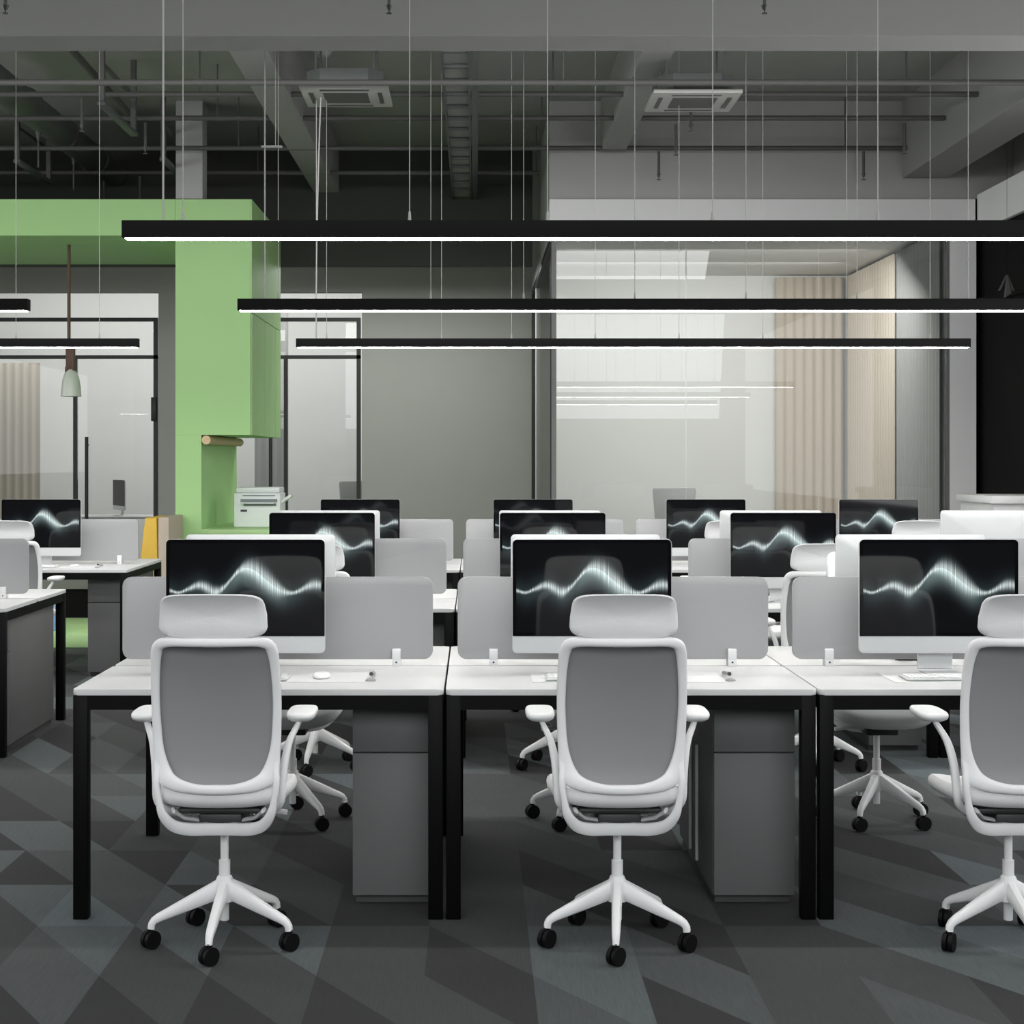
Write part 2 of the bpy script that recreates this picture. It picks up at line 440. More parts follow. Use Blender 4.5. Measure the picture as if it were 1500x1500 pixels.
# ------------------------------------------------------------------ curtains
def curtain(name, p0, p1, z0, z1, m, label, amp=.012, wave=.11):
    p0, p1 = Vector(p0), Vector(p1); d = p1 - p0; L = d.length; t = d.normalized(); nrm = Vector((-t.y, t.x))
    k = int(L / wave * 10); f = MB(); pts = []
    for i in range(k + 1):
        s = L * i / k; q = p0 + t * s + nrm * amp * math.sin(2 * PI * s / wave); pts.append(q)
    a = [f.bm.verts.new((q.x, q.y, z0)) for q in pts]; b = [f.bm.verts.new((q.x, q.y, z1)) for q in pts]
    a2 = [f.bm.verts.new((q.x + nrm.x * .006, q.y + nrm.y * .006, z0)) for q in pts]; b2 = [f.bm.verts.new((q.x + nrm.x * .006, q.y + nrm.y * .006, z1)) for q in pts]
    for i in range(k):
        f.bm.faces.new((a[i], a[i + 1], b[i + 1], b[i])); f.bm.faces.new((a2[i + 1], a2[i], b2[i], b2[i + 1]))
        f.bm.faces.new((b[i], b[i + 1], b2[i + 1], b2[i])); f.bm.faces.new((a[i + 1], a[i], a2[i], a2[i + 1]))
    return tag(f.build(name, m), label, 'curtain')
curtain('curtain', (3.42, 18.3), (4.2, 18.3), .02, 3.55, 'curtain_beige', 'beige curtain on the rear wall inside the glass office')
curtain('curtain', (4.22, 18.2), (4.22, 16.2), .02, 3.55, 'curtain_beige', 'beige curtain on the right side inside the glass office')
curtain('curtain', (4.22, 16.1), (4.22, YG + .1), .02, 3.55, 'curtain_dark', 'dark grey curtain behind the right end of the glass front')
curtain('curtain', (-6.9, 21.2), (-5.72, 21.2), .02, 2.75, 'curtain_beige', 'beige curtain behind the glass at the far left')
curtain('curtain', (-2.95, 21.6), (-2.5, 21.6), .02, 3.5, 'curtain_dark', 'grey curtain seen through the glass right of the green niche')

# ------------------------------------------------------------------ green structure
g = empty('green_alcove', (0, 0, 0))
tag(g, 'light green painted portal with a canopy, hanging cupboard block and counter niche', 'alcove')
gl, gn, gr = X(257, YG), X(295, YG), X(367, YG)
cz = 1.70
MB().box(-9, gl - .002, YG, YB - .003, Z(345, YG), 3.82).build('canopy', 'green_paint', g, smooth=False)
MB().box(gl, gn, YG, YB - .003, 0, cz).build('side_panel', 'green_paint', g, smooth=False)
MB().box(gl, gr, YG, YB - .003, cz + .001, 3.82).build('upper_block', 'green_paint', g, smooth=False)
dw = (YB - YG) / 5
for i in range(5):
    MB().box(gr + .001, gr + .012, YG + .02 + dw * i, YG + dw * (i + 1) - .004, cz, 2.795, .002).build('door', 'green_paint', g, smooth=False)
MB().box(gr + .001, gr + .012, YG + .0, YB - .004, 2.803, 3.82, .002).build('fascia', 'green_paint', g, smooth=False)
MB().box(gn + .001, -1.55, YG, YB - .003, 0, .80).build('counter_base', 'green_paint', g, smooth=False)
MB().box(gn + .001, -1.53, YG - .02, YB - .003, .80, .85, .004).build('countertop', 'green_counter', g)
MB().cyl((gn + .045, YG - .02, 1.655), (gn + .045, YB - .1, 1.655), .04, n=24).build('wooden_rail', 'wood', g)
tag(g.children[-1], 'pale round wooden rail')
pl = MB().box(-8.5, -2.60, 12.65, YG - .03, .0, .1, .006).build('platform', 'green_counter')
tag(pl, 'low light green floor platform behind the left desks', 'platform')

lc = empty('low_cabinet', (0, 0, .1005)); tag(lc, 'low grey cabinet with dark base on the green platform', 'cabinet')
MB().box(-6, -3.27, 14.0, 14.4, .25, .62, .006).build('body', 'frame_grey', lc)
MB().box(-5.98, -3.29, 14.03, 14.39, 0, .25).build('base_panel', 'wall_black', lc, smooth=False)
# printer on the counter
p = empty('printer', (X(383, 15.1), 15.1, .85)); tag(p, 'white multifunction printer standing on the green counter', 'printer')
MB().box(-.235, .20, -.18, .22, 0, .32, .015).box(-.215, .19, -.16, .2, .32, .37, .012).build('housing', 'printer_body', p)
MB().box(-.15, .15, -.186, -.179, .29, .30).box(-.17, .17, -.186, -.179, .235, .262).box(-.14, .16, -.186, -.179, .20, .222).build('paper_slot', 'printer_dark', p)
MB().box(-.16, .15, -.26, -.18, .222, .232, .003).build('output_tray', 'printer_body', p)
MB().box(-.17, -.11, -.187, -.179, .145, .165, .002).build('control_panel', 'pen_dark', p)
MB().prism([(.2, .25), (.27, .30), (.29, .30), (.29, .285), (.2, .22)], -.1, .1).build('paper_tray', 'printer_body', p)

# rod pendant in front of the canopy
t = empty('pendant_lamp', (X(101, 15.1), 15.1, 0)); tag(t, 'pendant lamp with brown rod and white glass shade under the green canopy', 'lamp')
MB().cyl((0, 0, 2.52), (0, 0, Z(345, YG)), .016).build('rod', 'pendant_wood', t)
MB().box(-.025, .055, -.03, .03, 2.27, 2.55, .006).box(-.03, .0, -.035, .0, 2.18, 2.35, .004).build('holder', 'pendant_wood', t)
MB().lathe((.02, 0, 2.07), [(.08, 0), (.095, .002), (.09, .08), (.078, .16), (.06, .22), (.03, .255), (.02, .26)]).build('lamp_shade', 'shade_glass', t)

# mustard booth seat
b = empty('booth_seat', (0, 0, .1)); tag(b, 'mustard yellow booth seat with beige outer panel beside the green column', 'seat')
MB().prism([(-2.875, .37), (-2.815, .88), (-2.715, .88), (-2.705, .37)], 13.75, 14.4, .012).build('backrest', 'mustard', b)
MB().box(-3.2, -2.70, 13.7, 14.42, .25, .365, .02).build('seat_cushion', 'mustard', b)
MB().box(-3.18, -2.72, 13.74, 14.40, 0, .25, .004).build('base', 'mech_dark', b)
MB().box(-2.70, -2.61, 13.74, 14.42, 0, .885, .006).build('side_panel', 'beige_side', b)

bt = empty('water_bottle', (X(82, 13.0), 13.0, .1)); tag(bt, 'slim blue bottle standing on the green platform behind the left desk leg', 'bottle')
MB().lathe((0, 0, 0), [(.03, 0), (.034, .004), (.034, .15), (.02, .19), (.016, .2)]).build('body', 'bottle_blue', bt)
MB().lathe((0, 0, .2), [(.022, 0), (.03, .02), (.03, .07), (.02, .08)]).build('cap', 'shade_glass', bt)

# ------------------------------------------------------------------ desks
DX = [-1.294, -.094, 1.106, 2.306]      # left edges of the desk columns
LX = -3.52                              # the left hand block of desks
RY = 2.802                              # row to row
D0, D1, DM = 5.17, 6.37, 5.77
RANK = ['front', 'middle', 'rear']
def make_desk():
    r = empty('double_desk'); w = 1.196
    for y0, y1 in ((0, .588), (.612, 1.2)):
        MB().prism(rrect(0, w, y0, y1, .02, 5), 0, .02, .004).build('tabletop', 'desk_white', r)
    for o in r.children:                 # outline was drawn in x,z: lay it flat
        o.data.transform(Matrix(((1, 0, 0, 0), (0, 0, 1, 0), (0, -1, 0, 0.741), (0, 0, 0, 1))))
        o.data.flip_normals() if False else None
    return r
def slab(outline, z0, z1, bev):
    f = MB(); a = [f.bm.verts.new((x, y, z0)) for x, y in outline]; c = [f.bm.verts.new((x, y, z1)) for x, y in outline]
    n = len(a); f0 = f.bm.faces.new(a[::-1]); f1 = f.bm.faces.new(c)
    for i in range(n): f.bm.faces.new((a[i], a[(i + 1) % n], c[(i + 1) % n], c[i]))
    if bev: bmesh.ops.bevel(f.bm, geom=list(f0.edges) + list(f1.edges), offset=bev, segments=2, profile=.5, affect='EDGES')
    return f
def make_desk():
    r = empty('double_desk'); w = 1.195
    for y0, y1 in ((0, .592), (.608, 1.2)):
        slab(rrect(0.002, w, y0, y1, .018, 5), .722, .741, .004).build('tabletop', 'desk_white', r)
    f = MB()
    f.box(.048, w - .048, .004, .044, .675, .7215).box(.048, w - .048, 1.156, 1.196, .675, .7215)
    f.box(.004, .046, .05, 1.15, .675, .7215).box(w - .046, w - .004, .05, 1.15, .675, .7215).box(.05, w - .05, .585, .615, .68, .7215)
    f.build('frame', 'black_metal', r, smooth=False)
    for x in (.003, w - .05):
        for y in (.003, 1.15):
            MB().box(x, x + .047, y, y + .047, 0, .7215, .003).build('leg', 'black_metal', r)
    return r
desk0 = make_desk(); first = [True]
COLN = ['leftmost', 'second from left', 'third from left', 'rightmost']
def place(proto, flags, loc, rz=0):
    o = proto if flags[0] else copy_tree(proto); flags[0] = False
    o.location = loc; o.rotation_euler.z = rz
    return o
for r in range(3):
    for c in range(4):
        if r == 0 and c == 3: continue
        o = place(desk0, first, (DX[c], D0 + r * RY, 0))
        tag(o, f'white-topped double desk with black legs, {COLN[c]} of the {RANK[r]} row', 'desk', 'white double desks')
for r in (1, 2):
    o = place(desk0, first, (LX, D0 + r * RY, 0))
    tag(o, ('white double desk with black legs at the left picture edge, nearer one' if r == 1 else
            'white double desk with black legs at the left, in front of the green platform'), 'desk', 'white double desks')

# pedestal cabinets (run through below the desk)
def make_cab():
    r = empty('pedestal_cabinet')
    MB().box(0, .272, 0, .86, .03, .668, .003).build('body', 'cabinet_grey', r)
    MB().box(.01, .262, .02, .85, 0, .03).build('plinth', 'cabinet_plinth', r, smooth=False)
    MB().box(.002, .27, -.018, -.001, .508, .664, .002).build('drawer', 'cabinet_grey', r)
    MB().box(.002, .27, -.018, -.001, .032, .504, .002).build('drawer', 'cabinet_grey', r)
    for y in (.33, .50): MB().box(-.012, -.001, y, y + .014, .06, .47, .003).build('handle', 'edge_grey', r)
    return r
cab0 = make_cab(); first = [True]
CY0 = 1.034 * 5.17 + .018
for r in range(3):
    for c in range(4):
        if r == 0 and c > 1: continue
        o = place(cab0, first, (DX[c] + .888, CY0 + r * RY, 0))
        tag(o, f'grey pedestal cabinet under the {COLN[c]} desk of the {RANK[r]} row', 'cabinet', 'pedestal cabinets under the desks')
for r in (1, 2):
    o = place(cab0, first, (LX + .888, CY0 + r * RY, 0))
    tag(o, 'grey pedestal cabinet under the left block of desks, ' + ('nearer one' if r == 1 else 'farther one'), 'cabinet', 'pedestal cabinets under the desks')

# partition screens
def make_part():
    r = empty('partition_screen')
    MB().prism(rrect(.034, 1.145, .765, 1.059, .032), -.009, .009, .002).build('panel', 'partition_grey', r)
    for x in (.162, 1.015):
        k = MB().box(x - .015, x + .015, -.026, .026, .7415, .764, .002).box(x - .015, x + .015, -.026, -.0095, .764, .803, .002).box(x - .015, x + .015, .0095, .026, .764, .803, .002)
        k = k.build('clip', 'clip_white', r)
        MB().cyl((x, -.0275, .756), (x, -.026, .756), .0035, n=12).build('screw', 'pen_dark', k)
    return r
part0 = make_part(); first = [True]
for r in range(3):
    for c in range(4):
        if r == 0 and c == 3: continue
        o = place(part0, first, (DX[c], DM + r * RY, 0))
        tag(o, f'grey rounded desk divider screen on the {COLN[c]} desk of the {RANK[r]} row', 'divider', 'grey desk divider screens')
for r in (1, 2):
    o = place(part0, first, (LX, DM + r * RY, 0))
    tag(o, 'grey rounded desk divider screen at the left picture edge, ' + ('nearer one' if r == 1 else 'farther one beside the left monitor'), 'divider', 'grey desk divider screens')

# monitors
def make_monitor():
    r = empty('desktop_computer')
    hw = MW / 2
    body = MB(); out = rrect(-hw, hw, .809, 1.203, .016)
    body.prism(out, .0, .012, .002)
    # gently bulging back
    n = len(out); rings = []
    for s, y in ((.985, .012), (.93, .017), (.75, .022), (.4, .027), (.1, .028)):
        rings.append([body.bm.verts.new((x * s, y, 1.006 + (z - 1.006) * s)) for x, z in out])
    for a, c in zip(rings, rings[1:]):
        for i in range(n): body.bm.faces.new((a[i], c[i], c[(i + 1) % n], a[(i + 1) % n]))
    body.bm.faces.new(rings[-1]); body.build('housing', 'aluminium', r)
    o2 = [(x, z) for x, z in rrect(-hw + .001, hw - .001, .86, 1.2025, .015)]
    sc = []
    for x, z in o2: sc.append((x, max(z, .868)))
    o3 = []
    for q in sc:
        if not o3 or (abs(q[0] - o3[-1][0]) + abs(q[1] - o3[-1][1])) > 1e-5: o3.append(q)
    # square lower corners where the glass meets the chin
    o3 = [q for q in o3 if q[1] > .869] + [(-hw + .001, .868), (hw - .001, .868)]
    MB().prism(o3, -.0025, -.0002).build('screen', 'screen_glass', r, smooth=False)
    st = MB(); st.sweep(crom([(0, .034, .93), (0, .045, .86), (0, .05, .79), (0, .045, .755), (0, .02, .746), (0, -.06, .7445)], 6),
                        .062, .003, n=12, up=(0, 1, .3), power=8)
    st.build('stand', 'aluminium', r)
    return r
mon0 = make_monitor(); first = [True]
ysc, yre = 1.078 * 5.17, 1.152 * 5.17
MXo = .501
for r in range(3):
    for c in range(4):
        if (r == 0 and c == 3) or (r == 1 and c == 3): continue
        o = place(mon0, first, (DX[c] + MXo, ysc + r * RY, 0))
        tag(o, f'computer with glowing wave screen, {COLN[c]} desk of the {RANK[r]} row', 'computer', 'computers facing the camera')
        if r == 0: o.location.x += (.0, .0, .001)[c]
for r in (2,):
    o = place(mon0, first, (LX + MXo + .01, ysc + r * RY, 0))
    tag(o, 'all-in-one computer with glowing wave screen on the far left desk', 'computer', 'computers facing the camera')
for r in range(2):
    for c in range(4):
        if r == 0 and c == 3: continue
        o = place(mon0, first, (DX[c] + MXo + .003, yre + r * RY, 0), PI)
        tag(o, f'white back of a computer facing away, {COLN[c]} desk of the {RANK[r]} row', 'computer', 'computers turned away from the camera')

# small things on the desks
def make_keyboard():
    r = empty('keyboard')
    MB().box(-.17, .17, -.055, .055, .002, .009, .003).build('body', 'aluminium', r)
    f = MB()
    for j in range(5):
        for i in range(16): f.box(-.162 + i * .0203, -.145 + i * .0203, -.048 + j * .0195, -.0315 + j * .0195, .009, .013)
    tag(f.build('keys', 'keys_white', r, smooth=False), kind='stuff')
    return r
def make_mouse():
    f = MB(); prof = [(.001, .0), (.85, .0), (1, .25), (.97, .5), (.8, .8), (.5, .95), (.2, 1.0)]
    rings = []
    for s, h in prof:
        rings.append([f.bm.verts.new((.030 * s * math.cos(a), .052 * s * math.sin(a), .002 + .019 * h)) for a in [2 * PI * i / 28 for i in range(28)]])
    for a, c in zip(rings, rings[1:]):
        for i in range(28): f.bm.faces.new((a[i], a[(i + 1) % 28], c[(i + 1) % 28], c[i]))
    f.bm.faces.new(rings[0][::-1]); f.bm.faces.new(rings[-1])
    return f.build('computer_mouse', 'keys_white')
def make_pen():
    r = empty('stylus_pen')
    MB().cyl((0, -.035, .020), (0, .085, .008), .0062).build('barrel', 'pen_grey', r)
    MB().cyl((0, -.043, .0208), (0, -.0352, .020), .0065).build('tip', 'pen_dark', r)
    MB().lathe((0, -.06, .001), [(.018, 0), (.018, .002), (.012, .006), (.005, .008)]).build('pen_rest', 'pen_grey', r)
    return r
def make_mat():
    return slab(rrect(-.215, .43, -.09, .15, .008), 0, .0015, 0).build('desk_mat', 'mat_grey')
kb, ms, pn, mt = make_keyboard(), make_mouse(), make_pen(), make_mat()
fk, fm, fp, ft = [True], [True], [True], [True]
spots = [(DX[0], 0, 'the leftmost desk of the front row'), (DX[1], 0, 'the second desk of the front row'), (DX[2], 0, 'the third desk of the front row'),
         (LX, 2, 'the far left desk')]
for x, r, where in spots:
    y = 5.40 + r * RY; zt_ = .7412
    tag(place(mt, ft, (x + MXo, y + .02, zt_)), f'thin pale desk mat on {where}', 'desk mat', 'pale desk mats')
    z2 = zt_ + .0016
    tag(place(kb, fk, (x + MXo, y, z2)), f'slim white keyboard on {where}', 'keyboard', 'white keyboards')
    tag(place(ms, fm, (x + MXo + .277, y + .035, z2 - .0018)), f'white computer mouse on {where}', 'mouse', 'white mice')
    tag(place(pn, fp, (x + MXo + .447, y + .03, zt_ + .0003)), f'grey pen resting on {where}', 'pen', 'grey pens')

# ------------------------------------------------------------------ chairs
def back_y(z):
    # side profile of the backrest, front is +y
    pts = [(.36, -.10), (.42, -.145), (.50, -.175), (.58, -.175), (.66, -.178), (.76, -.19), (.86, -.208), (.955, -.235), (1.1, -.26)]
    for (a, ya), (b_, yb) in zip(pts, pts[1:]):
        if z <= b_: return ya + (yb - ya) * (z - a) / (b_ - a)
    return pts[-1][1]
def wrap(x): return 1.1 * x * x
def make_chair():
    r = empty('task_chair')
    # loop of the back, between an inner and an outer outline
    inn = [(0, .518), (.06, .521), (.108, .535), (.139, .565), (.157, .62), (.165, .70), (.167, .78), (.163, .86), (.157, .905), (.147, .925), (.12, .932), (.06, .932)]
    outl = [(0, .489), (.07, .492), (.135, .502), (.176, .528), (.188, .61), (.192, .70), (.193, .78), (.190, .87), (.184, .925), (.168, .950), (.13, .958), (.06, .958)]
    half = [((a[0] + b_[0]) / 2, (a[1] + b_[1]) / 2, math.dist(a, b_) / 2) for a, b_ in zip(inn, outl)]
    loop = half + [(0, .945, .013)] + [(-x, z, w_) for x, z, w_ in half[::-1][:-1]]
    mid = crom([(x, z, w_) for x, z, w_ in loop], 5, True)
    half = [(x, z) for x, z, w_ in half]
    cp = [Vector((q.x, back_y(q.y) + wrap(q.x), q.y)) for q in mid]
    MB().sweep(cp, [q.z for q in mid], [.011] * len(cp), True, 14, power=2.5).build('back_frame', 'chair_white', r)
    # mesh panel inside the loop
    f = MB(); nx, nz = 17, 22; rows = []
    def hw(z):
        pl = half
        if z <= .51: return .06
        prev = pl[1]
        for q in pl[2:]:
            if z <= q[1]: return prev[0] + (q[0] - prev[0]) * (z - prev[1]) / (q[1] - prev[1] + 1e-9)
            prev = q
        return .14
    for j in range(nz):
        z = .5105 + (.943 - .5105) * j / (nz - 1); w_ = hw(z)
        row = []
        for i in range(nx):
            x = w_ * (2 * i / (nx - 1) - 1)
            row.append((x, back_y(z) + wrap(w_) + .015 + .022 * (1 - (x / .18) ** 2), z))
        rows.append(row)
    fr = [[f.bm.verts.new(q) for q in row] for row in rows]
    bk = [[f.bm.verts.new((q[0], q[1] + .004, q[2])) for q in row] for row in rows]
    for j in range(nz - 1):
        for i in range(nx - 1):
            f.bm.faces.new((fr[j][i], fr[j][i + 1], fr[j + 1][i + 1], fr[j + 1][i]))
            f.bm.faces.new((bk[j][i + 1], bk[j][i], bk[j + 1][i], bk[j + 1][i + 1]))
        f.bm.faces.new((fr[j][0], fr[j + 1][0], bk[j + 1][0], bk[j][0])); f.bm.faces.new((fr[j + 1][-1], fr[j][-1], bk[j][-1], bk[j + 1][-1]))
    for i in range(nx - 1):
        f.bm.faces.new((fr[0][i + 1], fr[0][i], bk[0][i], bk[0][i + 1])); f.bm.faces.new((fr[-1][i], fr[-1][i + 1], bk[-1][i + 1], bk[-1][i]))
    tag(f.build('back_mesh', 'chair_mesh', r), 'grey mesh')
    # carrier yoke outside the loop, dropping below the seat
    yk = [(.176, -.148, .60), (.176, -.152, .56), (.178, -.156, .52), (.172, -.155, .475), (.160, -.15, .425), (.132, -.13, .388), (.09, -.105, .372), (.04, -.085, .368), (0, -.08, .367)]
    path = yk + [(-x, y, z) for x, y, z in yk[::-1][1:]]
    cp = crom(path, 5)
    ra = [.020 - .010 * min(1, max(0, (p.z - .37) / .09)) for p in cp]
    MB().sweep(cp, ra, [.011 if p.z < .53 else .011 * max(.4, (.62 - p.z) / .09) for p in cp], False, 12, power=2.6).build('yoke', 'chair_white', r)
    # headrest, hollow when seen from behind
    f = MB(); n = 36; layers = []
    def ho(t, s):
        c_, s_ = math.cos(t), math.sin(t); p_ = 2 / 6.5
        x = .157 * math.copysign(abs(c_) ** p_, c_) * s; z = .0685 * math.copysign(abs(s_) ** p_, s_) * s
        x *= 1 - .05 * (z / .0685) - (.07 * max(0, -z / .0685) ** 3)
        z += -.004 * (x / .157) ** 2 if z > 0 else .006 * (x / .157) ** 2
        return x, z
    def hy(x, z): return -.235 + .9 * x * x + -.35 * (z + .012) * abs(z + .012) / .06 - 1.8 * (z) ** 2
    for side in (0, 1):
        for s in ((.02, .3, .6, .85, .96, 1.0) if side == 0 else (1.0, .96, .85, .6, .3, .02)):
            off = (-.011 if side == 0 else .011) * (1 if s < .97 else .45)
            ring = []
            for i in range(n):
                x, z = ho(2 * PI * i / n, s); ring.append(f.bm.verts.new((x, hy(x, z) + off, 1.0225 + z)))
            layers.append(ring)
    for a, c in zip(layers, layers[1:]):
        for i in range(n): f.bm.faces.new((a[i], a[(i + 1) % n], c[(i + 1) % n], c[i]))
    f.bm.faces.new(layers[0][::-1]); f.bm.faces.new(layers[-1])
    f.build('headrest', 'chair_fabric', r)
    MB().box(-.03, .03, -.222, -.205, .93, 1.0, .004).build('headrest_bracket', 'chair_white', r)
    # seat cushion
    f = MB(); n = 40; layers = []
    def so(t, s):
        c_, s_ = math.cos(t), math.sin(t); p_ = 2 / 3.4
        x = .214 * math.copysign(abs(c_) ** p_, c_) * s; y = .205 * math.copysign(abs(s_) ** p_, s_) * s + .035
        return x * (1 - .10 * max(0, (-y + .035) / .205)), y
    def sz(x, y): return .012 * (x / .21) ** 2 - .035 * max(0, (y - .05) / .19) ** 2 + .010 * max(0, (-y) / .17) ** 2
    for zz, s in ((.432, .02), (.432, .5), (.434, .8), (.440, .93), (.455, .99), (.468, 1.0), (.480, .985), (.488, .95), (.490, .85), (.488, .6), (.486, .3), (.485, .02)):
        layers.append([f.bm.verts.new((*so(2 * PI * i / n, s), zz + sz(*so(2 * PI * i / n, s)))) for i in range(n)])
    for a, c in zip(layers, layers[1:]):
        for i in range(n): f.bm.faces.new((a[i], a[(i + 1) % n], c[(i + 1) % n], c[i]))
    f.bm.faces.new(layers[0][::-1]); f.bm.faces.new(layers[-1])
    f.build('seat', 'chair_fabric', r)
    MB().box(-.125, .125, -.10, .19, .416, .434, .008).build('seat_pan', 'mech_dark', r)
    for s in (-1, 1): MB().sweep([(s * .135, -.12, .432), (s * .11, -.09, .405), (s * .055, -.06, .388)], .006, .014, n=8, up=(0, 1, 0)).build('bracket', 'edge_grey', r)
    m_ = MB().box(-.065, .065, -.085, .10, .365, .414, .008).build('mechanism', 'mech_dark', r)
    MB().sweep([(.06, .06, .392), (.14, .06, .392), (.185, .062, .386)], .006, .009, n=8, up=(0, 0, 1)).build('lever', 'chair_white', m_)
    # arms
    for s in (-1, 1):
        a = MB().sweep(crom([(s * .236, -.02, .690), (s * .225, -.04, .668), (s * .207, -.065, .63), (s * .196, -.085, .58), (s * .190, -.098, .52), (s * .184, -.10, .455), (s * .150, -.06, .418), (s * .10, 0, .405)], 5),
                       [.007 + .005 * min(1, i / 14) for i in range(36)], [.014] * 36, n=12, up=(0, 1, 0), power=2.6).build('armrest', 'chair_white', r)
        f = MB(); lay = []
        for zz, q in ((.680, .02), (.680, .35), (.684, .7), (.692, .93), (.699, 1.0), (.706, 1.0), (.711, .94), (.713, .8), (.7135, .02)):
            ring = []
            for i in range(28):
                t = 2 * PI * i / 28; c_, s_ = math.cos(t), math.sin(t)
                ring.append(f.bm.verts.new((s * .236 + .044 * q * math.copysign(abs(c_) ** .55, c_), .025 + .10 * q * math.copysign(abs(s_) ** .55, s_), zz)))
            lay.append(ring)
        for u_, v_ in zip(lay, lay[1:]):
            for i in range(28): f.bm.faces.new((u_[i], u_[(i + 1) % 28], v_[(i + 1) % 28], v_[i]))
        f.bm.faces.new(lay[0][::-1]); f.bm.faces.new(lay[-1]); f.build('arm_pad', 'chair_white', a, angle=80)
    # gas post and five-star base
    MB().cyl((0, 0, .24), (0, 0, .37), .0125, n=20).cyl((0, 0, .18), (0, 0, .255), .0175, n=20).build('post', 'chair_white', r)
    bs = MB().lathe((0, 0, 0), [(.012, .07), (.014, .072), (.014, .125), (.03, .13), (.032, .18), (.022, .205), (.018, .208)]).build('base', 'chair_white', r)
    for k in range(5):
        th = 2 * PI * k / 5; dx, dy = math.cos(th), math.sin(th)
        pr = [(.012, .168), (.06, .1485), (.11, .128), (.16, .1075), (.198, .092), (.212, .084), (.219, .074), (.221, .060)]
        cp = [Vector((dx * q, dy * q, z)) for q, z in pr]; L = len(cp)
        w_ = [.017 - .007 * i / (L - 1) for i in range(L)]; h_ = [.030, .0255, .021, .0165, .013, .0115, .011, .011]
        MB().sweep(cp, w_, h_, n=12, up=(0, 0, 1) if True else None, power=3).build('spoke', 'chair_white', bs)
        cs = MB(); sw = th + (0.9, -.4, 1.4, .3, 2.2)[k]; ax = Vector((math.cos(sw), math.sin(sw), 0)); cpt = Vector((dx * .222, dy * .222, .0275))
        cs.cyl(cpt + ax * .003, cpt + ax * .016, .0275, n=24).cyl(cpt - ax * .016, cpt - ax * .003, .0275, n=24)
        cs.cyl(cpt - ax * .006, cpt + ax * .006, .014, n=16).cyl(cpt, cpt + Vector((0, 0, .037)), .010, n=12)
        cs.build('caster', 'caster_black', bs)
    return r
# 'base' is an empty below the thing, so its pieces count as sub-parts
chair0 = make_chair(); first = [True]
G = 'white task chairs with headrests'
def put_chair(x, y, rz, base_deg, label):
    o = place(chair0, first, (x, y, 0), rz)
    for k in o.children:
        if k.name.startswith('base'): k.rotation_euler.z = math.radians(base_deg) - rz
    tag(o, label, 'chair', G)
CO = [-.765, .437, 1.634, 2.835]
YF, YR = .953 * 5.17, 1.275 * 5.17
bd = [(-93, -96, -86, -93), (-95, -90, -97, -90), (-93, -90, -93, -95)]
for r in range(3):
    for c in range(4):
        if r < 2 and c == 3: continue
        put_chair(CO[c], YF + r * RY, 0, bd[r][c],
                  f'white task chair seen from behind, {COLN[c]} desk of the {RANK[r]} row')
for r in range(2):
    for c in range(3):
        put_chair((-.745, .455, 1.647)[c], YR + r * RY, PI, (-124, -122, -121)[c] + 3 * r,
                  f'white task chair facing the camera, {COLN[c]} desk of the {RANK[r]} row')
put_chair(-2.98, YF + 2 * RY, 0, -93, 'white task chair seen from behind at the far left desk, left picture edge')

# ------------------------------------------------------------------ pendant strip lights
def strip(x0, x1, y, label, cables, power=None):
    r = empty('linear_pendant_light', (0, y, 0)); tag(r, label, 'lamp', 'black linear pendant lights')
    z0, z1 = 2.272, 2.334
    MB().box(x0, x1, -.03, .03, z0, z1, .002).build('housing', 'light_housing', r)
    MB().box(x0 + .012, x1 - .012, -.0255, .0255, z0 - .0035, z0 - .0003).build('diffuser', 'diffuser', r, smooth=False)
    for cx in cables:
        c = MB().cyl((cx, 0, z1), (cx, 0, HC), .0018, n=8).build('cable', 'cable_white', r)
        MB().cyl((cx, 0, z1), (cx, 0, z1 + .035), .0065, .004, n=12).build('gripper', 'cable_white', c)
    if power is not None:
        MB().cyl((power, .012, z1), (power, .012, HC), .0036, n=10).build('power_cord', 'cable_white', r)
cab = [-1.045, -.2325, .262, .854, 1.446, 2.038, 2.63, 3.22]
for r in range(3):
    strip(-1.259, 3.5, DM + r * RY, f'long black linear pendant light over the {RANK[r]} row of desks', cab, -1.118)
for r in (1, 2):
    strip(-6.2, -2.372, DM + r * RY, 'black linear pendant light over the left block of desks, ' + ('nearer one' if r == 1 else 'farther one'),
          [-5.6, -5.02, -4.43, -3.24, -2.65])

# ------------------------------------------------------------------ services below the slab
def pipe(y, py, x0, x1, label, rad=.021):
    z = Z(py, y); o = empty('sprinkler_pipe', (0, y, z)); tag(o, label, 'pipe', 'pipes running across below the ceiling')
    MB().cyl((x0, 0, 0), (x1, 0, 0), rad, n=12).build('tube', 'pipe_paint', o)
    xx = x0 + .5
    while xx < x1:
        MB().cyl((xx, 0, rad), (xx, 0, HC - z), .006, n=8).build('hanger', 'pipe_paint', o); xx += 2.7
    return z
pipe(10.85, 121, -8, 4.2, 'nearest pipe across the ceiling, in front of the air conditioners')
pipe(12.3, 138, -8, X(1490, 12.3), 'second pipe across the ceiling, just behind the air conditioners')
pipe(13.15, 173, -8, 3.84, 'third pipe across the ceiling, above the white header band')
pipe(14.33, 217, -8, 3.84, 'fourth pipe across the ceiling, close before the glass office')
pipe(15.6, 253, -8, .62, 'farthest pipe across the dark ceiling void')

